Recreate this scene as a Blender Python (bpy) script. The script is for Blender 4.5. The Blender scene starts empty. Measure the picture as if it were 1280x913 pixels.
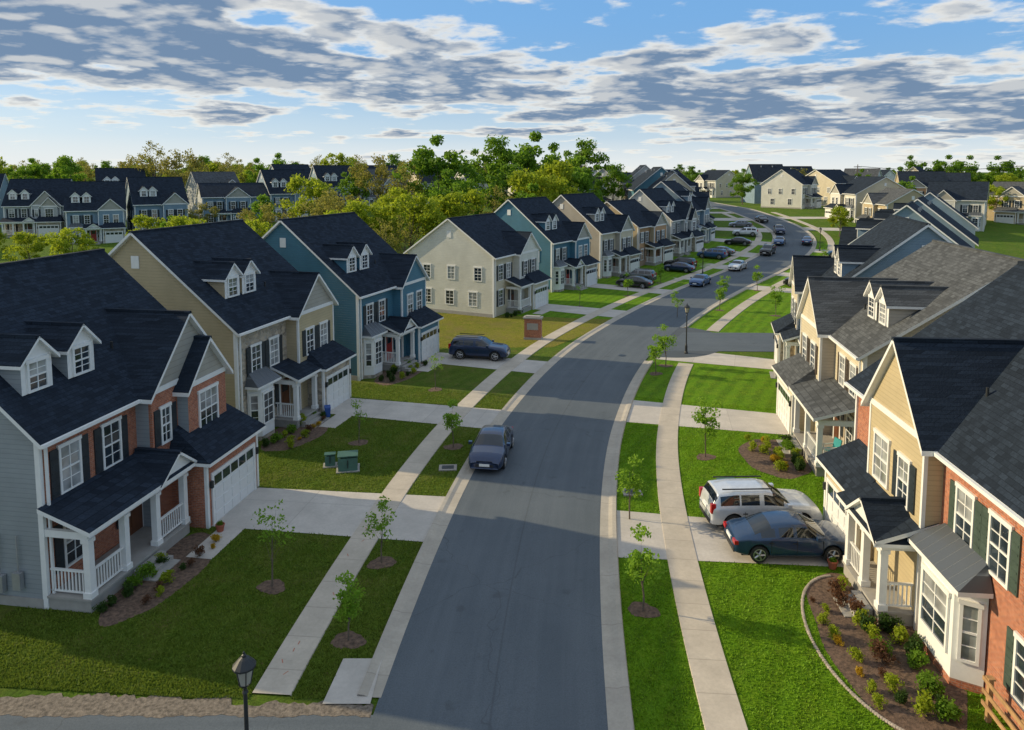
import bpy, math, random
import numpy as np
from mathutils import Vector, Matrix
from collections import defaultdict
random.seed(5)
sc=bpy.context.scene
COL=sc.collection
rad=math.radians

# ------------------------------------------------------------------ node helpers
def newmat(name):
    m=bpy.data.materials.new(name); m.use_nodes=True
    nt=m.node_tree; b=nt.nodes['Principled BSDF']
    return m,nt,b
def ND(nt,typ,ins=None,**kw):
    n=nt.nodes.new(typ)
    for k,v in kw.items(): setattr(n,k,v)
    if ins:
        for k,v in ins.items():
            s=n.inputs[k]
            if isinstance(v,bpy.types.NodeSocket): nt.links.new(v,s)
            else: s.default_value=v
    return n
def MA(nt,op,a,b=0.0,c=None,clamp=False):
    n=nt.nodes.new('ShaderNodeMath'); n.operation=op; n.use_clamp=clamp
    for i,v in enumerate((a,b) if c is None else (a,b,c)):
        if isinstance(v,bpy.types.NodeSocket): nt.links.new(v,n.inputs[i])
        else: n.inputs[i].default_value=v
    return n.outputs[0]
def MIX(nt,f,a,b,bt='MIX'):
    n=nt.nodes.new('ShaderNodeMix'); n.data_type='RGBA'; n.blend_type=bt
    for s,v in ((n.inputs[0],f),(n.inputs[6],a),(n.inputs[7],b)):
        if isinstance(v,bpy.types.NodeSocket): nt.links.new(v,s)
        else: s.default_value=(v if not isinstance(v,tuple) or len(v)==4 else (*v,1))
    return n.outputs[2]
def RNG(nt,v,a,b,c=0.0,d=1.0,smooth=False):
    n=nt.nodes.new('ShaderNodeMapRange'); nt.links.new(v,n.inputs[0])
    if smooth: n.interpolation_type='SMOOTHSTEP'
    for i,x in enumerate((a,b,c,d)): n.inputs[i+1].default_value=x
    return n.outputs[0]
def NOISE(nt,vec,scale,detail=3,rough=.55,dist=0):
    return ND(nt,'ShaderNodeTexNoise',{'Vector':vec,'Scale':scale,'Detail':detail,'Roughness':rough,'Distortion':dist}).outputs[0]
def BUMP(nt,b,h,strength=.3,dist=.02):
    n=ND(nt,'ShaderNodeBump',{'Height':h,'Strength':strength,'Distance':dist}); nt.links.new(n.outputs[0],b.inputs['Normal'])
def mul(c,k): return (c[0]*k,c[1]*k,c[2]*k,1)

def plain(name,c,rough=.6,var=.12,scale=3,metal=0,bump=0,bscale=60,spec=None):
    m,nt,b=newmat(name); co=ND(nt,'ShaderNodeTexCoord').outputs['Object']
    n=NOISE(nt,co,scale,5,.6)
    nt.links.new(MIX(nt,RNG(nt,n,.3,.7),mul(c,1-var),mul(c,1+var)),b.inputs['Base Color'])
    b.inputs['Roughness'].default_value=rough; b.inputs['Metallic'].default_value=metal
    if spec is not None: b.inputs['Specular IOR Level'].default_value=spec
    if bump: BUMP(nt,b,NOISE(nt,co,bscale,3),bump)
    return m
def siding(name,c,step=.17,vertical=False):
    m,nt,b=newmat(name); co=ND(nt,'ShaderNodeTexCoord').outputs['Object']
    s=ND(nt,'ShaderNodeSeparateXYZ',{0:co})
    ax=MA(nt,'ADD',s.outputs[0],s.outputs[1]) if vertical else s.outputs[2]
    f=MA(nt,'FRACT',MA(nt,'DIVIDE',ax,step))
    line=RNG(nt,f,.0,.16,1,0)
    n=NOISE(nt,co,.7,4,.6); n2=NOISE(nt,ND(nt,'ShaderNodeMapping',{'Vector':co,'Scale':(.6,.6,7)}).outputs[0],2,2)
    base=MIX(nt,RNG(nt,n,.3,.7),mul(c,.88),mul(c,1.08))
    base=MIX(nt,RNG(nt,n2,.3,.7,0,.35),base,mul(c,.8))
    nt.links.new(MIX(nt,MA(nt,'MULTIPLY',line,.55),base,mul(c,.35)),b.inputs['Base Color'])
    b.inputs['Roughness'].default_value=.55; BUMP(nt,b,f,.5,.03)
    return m
def brick(name,c1,c2,mort=(.34,.3,.26),bw=.21,bh=.075):
    m,nt,b=newmat(name); co=ND(nt,'ShaderNodeTexCoord').outputs['Object']
    s=ND(nt,'ShaderNodeSeparateXYZ',{0:co})
    v=ND(nt,'ShaderNodeCombineXYZ',{0:MA(nt,'ADD',s.outputs[0],s.outputs[1]),1:s.outputs[2]}).outputs[0]
    t=ND(nt,'ShaderNodeTexBrick',{'Vector':v,'Color1':(*c1,1),'Color2':(*c2,1),'Mortar':(*mort,1),'Scale':1.0,'Mortar Size':.009,'Mortar Smooth':.3,'Brick Width':bw,'Row Height':bh})
    n=NOISE(nt,v,1.2,5,.7); n5=NOISE(nt,v,9,2,.7)
    c=MIX(nt,RNG(nt,n,.3,.75,0,.5),t.outputs[0],mul(c1,.55)); c=MIX(nt,RNG(nt,n5,.5,.7,0,.5),c,mul(c2,1.25)); c=MIX(nt,RNG(nt,n5,.5,.3,0,.5),c,mul(c1,.45))
    nt.links.new(c,b.inputs['Base Color'])
    b.inputs['Roughness'].default_value=.85; BUMP(nt,b,t.outputs[1],-.4,.01)
    return m
def stone(name,ca,cb):
    m,nt,b=newmat(name); co=ND(nt,'ShaderNodeTexCoord').outputs['Object']
    mp=ND(nt,'ShaderNodeMapping',{'Vector':co,'Scale':(1,1,1.7)}).outputs[0]
    v=ND(nt,'ShaderNodeTexVoronoi',{'Vector':mp,'Scale':3.2}); e=ND(nt,'ShaderNodeTexVoronoi',{'Vector':mp,'Scale':3.2},feature='DISTANCE_TO_EDGE')
    hs=ND(nt,'ShaderNodeSeparateColor',{0:v.outputs['Color']}).outputs[0]
    c=MIX(nt,hs,mul(ca,1),mul(cb,1))
    c=MIX(nt,RNG(nt,e.outputs[0],0,.06,1,0),c,(.42,.39,.34,1))
    nt.links.new(c,b.inputs['Base Color']); b.inputs['Roughness'].default_value=.85
    BUMP(nt,b,RNG(nt,e.outputs[0],0,.1),.6,.03)
    return m
def shingle(name,c,seam=0):
    m,nt,b=newmat(name); co=ND(nt,'ShaderNodeTexCoord').outputs['Object']
    s=ND(nt,'ShaderNodeSeparateXYZ',{0:co})
    if seam:
        f=MA(nt,'FRACT',MA(nt,'DIVIDE',s.outputs[0],.4)); l=RNG(nt,f,.0,.12,1,0)
        nt.links.new(MIX(nt,l,mul(c,1),mul(c,2.2)),b.inputs['Base Color'])
        b.inputs['Roughness'].default_value=.4; b.inputs['Metallic'].default_value=.3; BUMP(nt,b,l,.7,.03); return m
    v=ND(nt,'ShaderNodeCombineXYZ',{0:MA(nt,'ADD',s.outputs[0],MA(nt,'MULTIPLY',s.outputs[1],.37)),1:s.outputs[2]}).outputs[0]
    t=ND(nt,'ShaderNodeTexBrick',{'Vector':v,'Color1':mul(c,.65),'Color2':mul(c,1.6),'Mortar':mul(c,.4),'Scale':1.0,'Mortar Size':.008,'Brick Width':.32,'Row Height':.11,'Mortar Smooth':.5})
    n=NOISE(nt,co,.5,5,.65); n2=NOISE(nt,co,14,3)
    st=NOISE(nt,ND(nt,'ShaderNodeMapping',{'Vector':co,'Scale':(1.6,.25,.25)}).outputs[0],1.5,4,.6)
    cc=MIX(nt,RNG(nt,n,.3,.7,0,.5),t.outputs[0],mul(c,1.35))
    cc=MIX(nt,RNG(nt,st,.5,.75,0,.5),cc,mul(c,.55))
    cc=MIX(nt,RNG(nt,n2,.35,.65,0,.4),cc,mul(c,.5))
    nt.links.new(cc,b.inputs['Base Color']); b.inputs['Roughness'].default_value=.95; b.inputs['Specular IOR Level'].default_value=.12
    BUMP(nt,b,n2,.4,.02)
    return m
def foliage(name,ca,cb,trans=.5,world=False):
    m,nt,b=newmat(name)
    g=ND(nt,'ShaderNodeNewGeometry'); co=g.outputs['Position'] if world else ND(nt,'ShaderNodeTexCoord').outputs['Object']
    n=NOISE(nt,co,.9,4,.65)
    f=MA(nt,'ADD',MA(nt,'MULTIPLY',g.outputs['Random Per Island'],.5),RNG(nt,n,.3,.7,0,.5))
    oi=ND(nt,'ShaderNodeObjectInfo').outputs['Random']
    c=MIX(nt,f,mul(ca,1),mul(cb,1))
    if not world:
        c=MIX(nt,MA(nt,'MULTIPLY',oi,.35),c,mul(ca,.75)); oi2=MA(nt,'FRACT',MA(nt,'MULTIPLY',oi,7.3)); c=MIX(nt,MA(nt,'MULTIPLY',oi2,.25),c,(ca[0]*1.5,ca[1]*1.25,ca[2],1))
    nt.links.new(c,b.inputs['Base Color']); b.inputs['Roughness'].default_value=.6; b.inputs['Specular IOR Level'].default_value=.2
    tr=ND(nt,'ShaderNodeBsdfTranslucent',{'Color':MIX(nt,.35,c,mul(cb,1.3))}); mx=ND(nt,'ShaderNodeMixShader',{0:trans,1:b.outputs[0],2:tr.outputs[0]})
    nt.links.new(mx.outputs[0],nt.nodes['Material Output'].inputs[0])
    return m

# ------------------------------------------------------------------ materials
def grassmat(name,ca,cb,cc,dry=.0,stripe=.0):
    m,nt,b=newmat(name); co=ND(nt,'ShaderNodeNewGeometry').outputs['Position']
    n1=NOISE(nt,co,.12,4,.6); n2=NOISE(nt,co,1.1,6,.7); n3=NOISE(nt,co,9,5,.8); n4=NOISE(nt,co,.45,5,.65); n5=NOISE(nt,co,3.5,3,.7)
    c=MIX(nt,RNG(nt,n1,.35,.65),mul(ca,1),mul(cb,1))
    c=MIX(nt,RNG(nt,n2,.42,.66,0,.8),c,mul(cc,1))
    c=MIX(nt,RNG(nt,n5,.48,.68,0,.6),c,mul(ca,.5))
    c=MIX(nt,RNG(nt,n3,.4,.6,0,.7),c,mul(ca,.45))
    if dry:
        c=MIX(nt,RNG(nt,n4,.48,.68,0,dry),c,(.19,.155,.05,1)); c=MIX(nt,RNG(nt,NOISE(nt,co,2.2,5,.75),.58,.72,0,dry*1.6),c,(.19,.13,.06,1))
    if stripe:
        s=ND(nt,'ShaderNodeSeparateXYZ',{0:co})
        w=MA(nt,'SINE',MA(nt,'ADD',MA(nt,'MULTIPLY',MA(nt,'SUBTRACT',s.outputs[0],MA(nt,'MULTIPLY',s.outputs[1],.55)),5.2),MA(nt,'MULTIPLY',n4,6)))
        c=MIX(nt,RNG(nt,w,-.5,.5,0,stripe),c,mul(cb,1.5))
    nt.links.new(c,b.inputs['Base Color']); b.inputs['Roughness'].default_value=.9; b.inputs['Specular IOR Level'].default_value=.1
    BUMP(nt,b,n3,1.0,.1)
    return m
G_far=grassmat('grass_field',(.075,.15,.012),(.12,.21,.016),(.15,.21,.02),.2)
G_left=grassmat('lawn_grass_dull',(.08,.14,.012),(.11,.175,.015),(.15,.185,.025),.42,.1)
G_right=grassmat('lawn_grass_lush',(.095,.215,.007),(.14,.28,.009),(.21,.31,.015),.08,.2)
G_rough=grassmat('rough_grass',(.18,.2,.02),(.27,.26,.03),(.33,.27,.06),.7)
def concrete(name,c,joint=1.5,jc=.45,across=0):
    m,nt,b=newmat(name); uv=ND(nt,'ShaderNodeTexCoord').outputs['UV']; co=ND(nt,'ShaderNodeNewGeometry').outputs['Position']
    s=ND(nt,'ShaderNodeSeparateXYZ',{0:uv}); n=NOISE(nt,co,.8,6,.65); n2=NOISE(nt,co,9,4,.7)
    f=MA(nt,'FRACT',MA(nt,'DIVIDE',s.outputs[0],joint)); l=RNG(nt,f,.0,.05/joint,1,0)
    if across:
        g=MA(nt,'FRACT',MA(nt,'DIVIDE',s.outputs[1],across)); l=MA(nt,'MAXIMUM',l,RNG(nt,g,.0,.05/across,1,0))
    cell=ND(nt,'ShaderNodeTexWhiteNoise',{'W':MA(nt,'FLOOR',MA(nt,'DIVIDE',s.outputs[0],joint))},noise_dimensions='1D').outputs[0]
    cc=MIX(nt,RNG(nt,n,.3,.7),mul(c,.8),mul(c,1.1)); cc=MIX(nt,MA(nt,'MULTIPLY',cell,.35),cc,mul(c,.7))
    cc=MIX(nt,RNG(nt,n2,.4,.7,0,.35),cc,mul(c,.62))
    nt.links.new(MIX(nt,MA(nt,'MULTIPLY',l,.75),cc,mul(c,jc)),b.inputs['Base Color']); b.inputs['Roughness'].default_value=.85
    BUMP(nt,b,n2,.15,.01); return m
C_walk=concrete('sidewalk_concrete',(.52,.45,.36),1.5)
C_drive=concrete('driveway_concrete',(.54,.49,.43),3.2,.5,2.6)
C_curb=concrete('curb_concrete',(.44,.39,.32),3.0)
def asphalt(name='asphalt'):
    m,nt,b=newmat(name); co=ND(nt,'ShaderNodeNewGeometry').outputs['Position']; uv=ND(nt,'ShaderNodeTexCoord').outputs['UV']
    s=ND(nt,'ShaderNodeSeparateXYZ',{0:uv}); n=NOISE(nt,co,.25,6,.6); n2=NOISE(nt,co,22,5,.85); st=ND(nt,'ShaderNodeMapping',{'Vector':uv,'Scale':(.06,1.4,1)}).outputs[0]
    n3=NOISE(nt,st,1.5,4,.6)
    v=ND(nt,'ShaderNodeTexVoronoi',{'Vector':ND(nt,'ShaderNodeVectorMath',{0:co,1:ND(nt,'ShaderNodeTexNoise',{'Vector':co,'Scale':1.0}).outputs[1]},operation='ADD').outputs[0],'Scale':.12},feature='DISTANCE_TO_EDGE').outputs[0]
    c=MIX(nt,RNG(nt,n,.3,.7),(.09,.107,.122,1),(.12,.139,.156,1))
    c=MIX(nt,RNG(nt,n3,.42,.7,0,.5),c,(.145,.164,.18,1))
    c=MIX(nt,RNG(nt,n2,.42,.62,0,.5),c,(.055,.065,.075,1))
    seam=RNG(nt,MA(nt,'ABSOLUTE',s.outputs[1]),.0,.05,.35,0)
    c=MIX(nt,MA(nt,'MAXIMUM',seam,RNG(nt,v,0,.003,.4,0)),c,(.045,.047,.05,1))
    stain=RNG(nt,NOISE(nt,co,1.3,3,.5),.64,.74,0,.4); c=MIX(nt,stain,c,(.055,.06,.065,1))
    nt.links.new(c,b.inputs['Base Color']); b.inputs['Roughness'].default_value=.85; b.inputs['Specular IOR Level'].default_value=.25; BUMP(nt,b,n2,.25,.01)
    return m
ASPH=asphalt()
MULCH=plain('mulch',(.12,.075,.05),.95,.6,7,bump=.9,bscale=22)
DIRT=plain('gravel_dirt',(.16,.13,.1),.95,.6,9,bump=.9,bscale=30)
WHITE=plain('white_trim',(.76,.75,.72),.5,.05)
WHITEP=plain('white_door_paint',(.72,.71,.69),.45,.04)
BLACKP=plain('black_paint',(.018,.02,.022),.45,.2)
NAVY=plain('dark_shutter',(.02,.028,.035),.5,.2)
GREENSH=plain('green_shutter',(.05,.075,.06),.5,.2)
BROWNSH=plain('brown_shutter',(.06,.045,.035),.5,.2)
REDD=plain('red_door_paint',(.35,.03,.02),.4,.1)
WOODD=plain('wood_door',(.12,.045,.02),.4,.2)
METAL=plain('galvanised',(.4,.4,.4),.45,.1,metal=.5)
UTIL=plain('utility_green',(.05,.12,.09),.5,.15)
BLUEP=plain('blue_plastic',(.02,.08,.3),.45,.1)
WOODF=plain('cedar_wood',(.38,.22,.1),.75,.25,6)
TERRA=plain('terracotta',(.32,.09,.05),.7,.15)
BARK=plain('bark',(.13,.1,.075),.95,.3,8,bump=.6,bscale=20)
DECK=plain('porch_floor',(.33,.31,.28),.8,.1)
EDGE=plain('edging_stone',(.36,.3,.24),.9,.3,6)
ROOF=shingle('roof_shingles_dark',(.02,.028,.041))
ROOFG=shingle('roof_shingles_grey',(.08,.085,.09))
SEAM=shingle('standing_seam_metal',(.1,.11,.12),1)
BR1=brick('red_brick',(.36,.1,.045),(.5,.18,.085))
BR2=brick('tan_brick',(.34,.2,.12),(.42,.27,.17))
ST1=stone('field_stone',(.26,.22,.17),(.55,.45,.33))
S_gray=siding('siding_grey',(.31,.335,.35)); S_tan=siding('siding_tan',(.5,.4,.25)); S_cream=siding('siding_cream',(.62,.54,.39))
S_teal=siding('siding_teal',(.065,.19,.27)); S_blue=siding('siding_blue_grey',(.2,.29,.37)); S_white=siding('siding_white',(.7,.68,.6)); S_beige=siding('siding_beige',(.46,.41,.34))
S_tan2=siding('siding_khaki',(.53,.43,.26)); S_orange=siding('siding_ochre',(.5,.29,.15)); S_lg=siding('siding_light_grey',(.44,.46,.46))
SHK=siding('shake_grey',(.38,.36,.31),.25)
def glass(name,c,rough=.06):
    m,nt,b=newmat(name); co=ND(nt,'ShaderNodeTexCoord').outputs['Object']; n=NOISE(nt,co,1.3,2)
    nt.links.new(MIX(nt,RNG(nt,n,.35,.65),mul(c,.5),mul(c,1.3)),b.inputs['Base Color'])
    b.inputs['Roughness'].default_value=rough; b.inputs['Specular IOR Level'].default_value=.9; BUMP(nt,b,n,.05,.05); return m
GL=glass('window_glass',(.025,.035,.045)); GLB=glass('window_glass_blinds',(.3,.31,.31),.12)

# ------------------------------------------------------------------ mesh builder
class MB:
    def __init__(s): s.v=[];s.f=[];s.m=[];s.mats=[];s.uv=None
    def mi(s,mat):
        if mat not in s.mats: s.mats.append(mat)
        return s.mats.index(mat)
    def poly(s,pts,mat):
        n=len(s.v); s.v+= [tuple(p) for p in pts]; s.f.append(tuple(range(n,n+len(pts)))); s.m.append(s.mi(mat))
    def prism(s,bot,top,mat,mtop=None,sides=True,skip=()):
        n=len(bot)
        s.poly(top,mtop or mat); s.poly(bot[::-1],mat)
        for i in range(n):
            if i in skip: continue
            j=(i+1)%n; s.poly([bot[i],bot[j],top[j],top[i]],mat)
    def box(s,x0,x1,y0,y1,z0,z1,mat,mtop=None):
        if x0>x1:x0,x1=x1,x0
        if y0>y1:y0,y1=y1,y0
        s.prism([(x0,y0,z0),(x1,y0,z0),(x1,y1,z0),(x0,y1,z0)],[(x0,y0,z1),(x1,y0,z1),(x1,y1,z1),(x0,y1,z1)],mat,mtop)
    def obox(s,O,U,N,u0,u1,z0,z1,n0,n1,mat):
        P=lambda u,z,n:(O[0]+U[0]*u+N[0]*n,O[1]+U[1]*u+N[1]*n,O[2]+z)
        s.prism([P(u0,z0,n0),P(u1,z0,n0),P(u1,z0,n1),P(u0,z0,n1)],[P(u0,z1,n0),P(u1,z1,n0),P(u1,z1,n1),P(u0,z1,n1)],mat)
    def tube(s,p0,p1,r0,r1,seg,mat,cap=True):
        p0=Vector(p0);p1=Vector(p1);d=(p1-p0).normalized(); a=d.orthogonal().normalized(); b=d.cross(a)
        A=[p0+(a*math.cos(2*math.pi*i/seg)+b*math.sin(2*math.pi*i/seg))*r0 for i in range(seg)]
        B=[p1+(a*math.cos(2*math.pi*i/seg)+b*math.sin(2*math.pi*i/seg))*r1 for i in range(seg)]
        for i in range(seg):
            j=(i+1)%seg; s.poly([A[i],A[j],B[j],B[i]],mat)
        if cap: s.poly(B,mat); s.poly(A[::-1],mat)
    def lathe(s,cx,cy,prof,seg,mat,z=0):
        for (r0,z0),(r1,z1) in zip(prof[:-1],prof[1:]):
            for i in range(seg):
                a=2*math.pi*i/seg;b=2*math.pi*(i+1)/seg
                s.poly([(cx+r0*math.cos(a),cy+r0*math.sin(a),z+z0),(cx+r0*math.cos(b),cy+r0*math.sin(b),z+z0),(cx+r1*math.cos(b),cy+r1*math.sin(b),z+z1),(cx+r1*math.cos(a),cy+r1*math.sin(a),z+z1)],mat)
    def quads(s,arr,mat,k=4):
        n=len(s.v); c=len(arr); s.v+=[tuple(p) for p in arr.reshape(-1,3).tolist()]
        s.f+=[tuple(range(n+k*i,n+k*i+k)) for i in range(c)]; s.m+=[s.mi(mat)]*c
    def mesh(s,name,sgn=1):
        me=bpy.data.meshes.new(name)
        if sgn<0: v=[(a,-b,c) for a,b,c in s.v]; f=[t[::-1] for t in s.f]
        else: v=s.v;f=s.f
        me.from_pydata(v,[],f)
        for m in s.mats: me.materials.append(m)
        me.polygons.foreach_set('material_index',s.m)
        if s.uv:
            l=me.uv_layers.new(name='UVMap'); l.data.foreach_set('uv',[c for t in s.uv for c in t])
        me.update(); return me
def ob(name,me,loc=(0,0,0),rz=0,parent=None,scale=None):
    o=bpy.data.objects.new(name,me); COL.objects.link(o); o.location=loc; o.rotation_euler=(0,0,rz)
    if scale: o.scale=scale if isinstance(scale,tuple) else (scale,)*3
    if parent: o.parent=parent
    return o

# ------------------------------------------------------------------ terrain + street centreline
def h(y):
    t=min(max((y-100)/90,0),1); return 5.5*t*t*(3-2*t)+ (max(0,min(y,1500)-300)*.004)
CY=np.array([-40,0,10,18.1,21.9,26.7,34,39.3,46.4,52,59.1,68.4,81,99.5,110,120,130,140,150,160,170,185,220,280.])
CX=np.array([-4,-1.8,-1.2,-.62,-.31,.19,1.2,2.2,4.0,5.7,8.3,12.6,19.4,31,38.2,45.,50.9,55.,57,57.3,57.2,57.2,58,62.])
CS=np.gradient(CX,CY)
def cen(y):
    i=int(np.clip(np.searchsorted(CY,y)-1,0,len(CY)-2)); d=CY[i+1]-CY[i]; t=(y-CY[i])/d
    a=2*t**3-3*t**2+1;b=t**3-2*t**2+t;c=-2*t**3+3*t**2;e=t**3-t**2
    x=a*CX[i]+b*d*CS[i]+c*CX[i+1]+e*d*CS[i+1]
    s=((6*t*t-6*t)*CX[i]+(3*t*t-4*t+1)*d*CS[i]+(-6*t*t+6*t)*CX[i+1]+(3*t*t-2*t)*d*CS[i+1])/d
    return x,s
def pos(y,o):
    x,s=cen(y); k=1/math.sqrt(1+s*s); return x+o*k, y-o*s*k
YS=np.arange(-40,281,.25); XC=np.array([cen(y)[0] for y in YS]); SS=np.concatenate([[0],np.cumsum(np.hypot(np.diff(YS),np.diff(XC)))])
def arc(y): return float(np.interp(y,YS,SS))
def nearest(x,y): return float(YS[np.argmin((XC-x)**2+(YS-y)**2)])
NOGRASS=[]
def ribbon(name,y0,y1,prof,mat,step=1.0):
    mb=MB(); mb.uv=[]; n=max(1,int((y1-y0)/step)); ys=np.linspace(y0,y1,n+1)
    for a,b in zip(ys[:-1],ys[1:]):
        for (o0,z0),(o1,z1) in zip(prof[:-1],prof[1:]):
            q=[]
            for yy,o,z in ((a,o0,z0),(a,o1,z1),(b,o1,z1),(b,o0,z0)):
                X,Y=pos(yy,o); q.append((X,Y,h(Y)+z)); mb.uv.append((arc(yy),o))
            mb.poly(q,mat)
    return ob(name,mb.mesh(name))
def patch(name,p00,p10,p11,p01,dz,mat,parent=None,n=None):
    L=math.dist(p00,p10); Wd=math.dist(p00,p01); nu=n or max(1,int(L/1.5)); nv=n or max(1,int(Wd/1.5))
    mb=MB(); mb.uv=[]
    if mat is not G_rough: NOGRASS.append([p00,p10,p11,p01])
    def P(u,v):
        X=(1-u)*(1-v)*p00[0]+u*(1-v)*p10[0]+u*v*p11[0]+(1-u)*v*p01[0]; Y=(1-u)*(1-v)*p00[1]+u*(1-v)*p10[1]+u*v*p11[1]+(1-u)*v*p01[1]
        return (X,Y,h(Y)+dz)
    for i in range(nu):
        for j in range(nv):
            a,b,c,d=i/nu,(i+1)/nu,j/nv,(j+1)/nv
            q=[P(a,c),P(b,c),P(b,d),P(a,d)]; mb.poly(q,mat)
            mb.uv+=[(a*L+.05,c*Wd+.05),(b*L+.05,c*Wd+.05),(b*L+.05,d*Wd+.05),(a*L+.05,d*Wd+.05)]
    return ob(name,mb.mesh(name),parent=parent)
def blob(name,cx,cy,rx,ry,dz,mat,rot=0,seed=0,seg=40,amp=.12):
    r=random.Random(seed); ph=[r.uniform(0,6.28) for _ in range(4)]; mb=MB(); pts=[]
    for i in range(seg):
        a=2*math.pi*i/seg; k=1+amp*math.sin(2*a+ph[0])+amp*.7*math.sin(3*a+ph[1])+amp*.4*math.sin(7*a+ph[2])
        u=rx*k*math.cos(a);v=ry*k*math.sin(a); X=cx+u*math.cos(rot)-v*math.sin(rot);Y=cy+u*math.sin(rot)+v*math.cos(rot)
        pts.append((X,Y,h(Y)+dz))
    NOGRASS.append([p[:2] for p in pts])
    mb.poly(pts,mat); return ob(name,mb.mesh(name))

ys=list(np.arange(-60,90,10))+list(np.arange(90,200,1.0))+list(np.arange(200,300,10))+[300,400,600,1000,1500,2500,4000]
mb=MB(); xs=[-3000,-600,-200,0,200,600,3000]
for a,b in zip(ys[:-1],ys[1:]):
    for c,d in zip(xs[:-1],xs[1:]): mb.poly([(c,a,h(a)),(d,a,h(a)),(d,b,h(b)),(c,b,h(b))],G_far)
ob('ground',mb.mesh('ground'))
ribbon('lawn',19.0,58,[(-24,.006),(-3.7,.006)],G_left)
ribbon('lawn',5,58.5,[(3.7,.006),(24,.006)],G_right)
ribbon('lawn',68.5,135,[(3.7,.006),(22,.006)],G_right)
ribbon('lawn',66,135,[(-18,.006),(-3.7,.006)],G_right)
patch('rough_lawn',(-24,60),(3.5,60.5),(11,72),(-22,78),.010,G_rough)
ribbon('road',-30,275,[(-3.25,.035),(0,.06),(3.25,.035)],ASPH)
cprof=lambda s:[(s*3.2,.04),(s*3.55,.036),(s*3.72,.09),(s*3.88,.10),(s*3.92,.0)]
ribbon('curb',19.0,275,cprof(-1),C_curb)
ribbon('curb',-30,57.2,cprof(1)[::-1],C_curb)
ribbon('curb',69.8,275,cprof(1)[::-1],C_curb)
wk=lambda s:[(s*5.8,.0),(s*5.82,.045),(s*6.95,.045),(s*6.97,.0)]
ribbon('sidewalk',18.9,175,wk(-1),C_walk)
ribbon('sidewalk',-30,57.5,wk(1)[::-1],C_walk)
ribbon('sidewalk',69.5,175,wk(1)[::-1],C_walk)
patch('side_street',(-70,7),(-3.3,7),(-3.0,18.6),(-70,18.9),.03,ASPH)
m=MB(); xsd=np.linspace(-60,-3.9,420)
f=lambda x:18.55+.03*math.sin(x*2.1)+.03*math.sin(x*5.3)+.025*math.sin(x*17)
g=lambda x:19.35+.05*math.sin(x*.9)+.05*math.sin(x*3.7+1)+.05*math.sin(x*9)+.05*math.sin(x*23)+.03*math.sin(x*41)-(.3 if x>-8 else 0)
for a,b in zip(xsd[:-1],xsd[1:]):
    m.poly([(a,f(a),.036),(b,f(b),.036),(b,g(b),.016),(a,g(a),.016)],DIRT)
ob('gravel_verge',m.mesh('gravel_verge'))
NOGRASS.append([(-60,17),(-3,17),(-3,19.25),(-60,19.25)])
patch('side_street',(12.5,59.2),(120,56),(120,62.5),(16,66.2),.028,ASPH)
patch('curb_ramp',(-5.35,19.0),(-4.0,19.0),(-4.0,20.9),(-5.2,20.9),.05,C_drive)
blob('side_street_corner',14.2,62.8,4.6,6.2,.024,ASPH,-.5,9,amp=.02)

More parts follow.
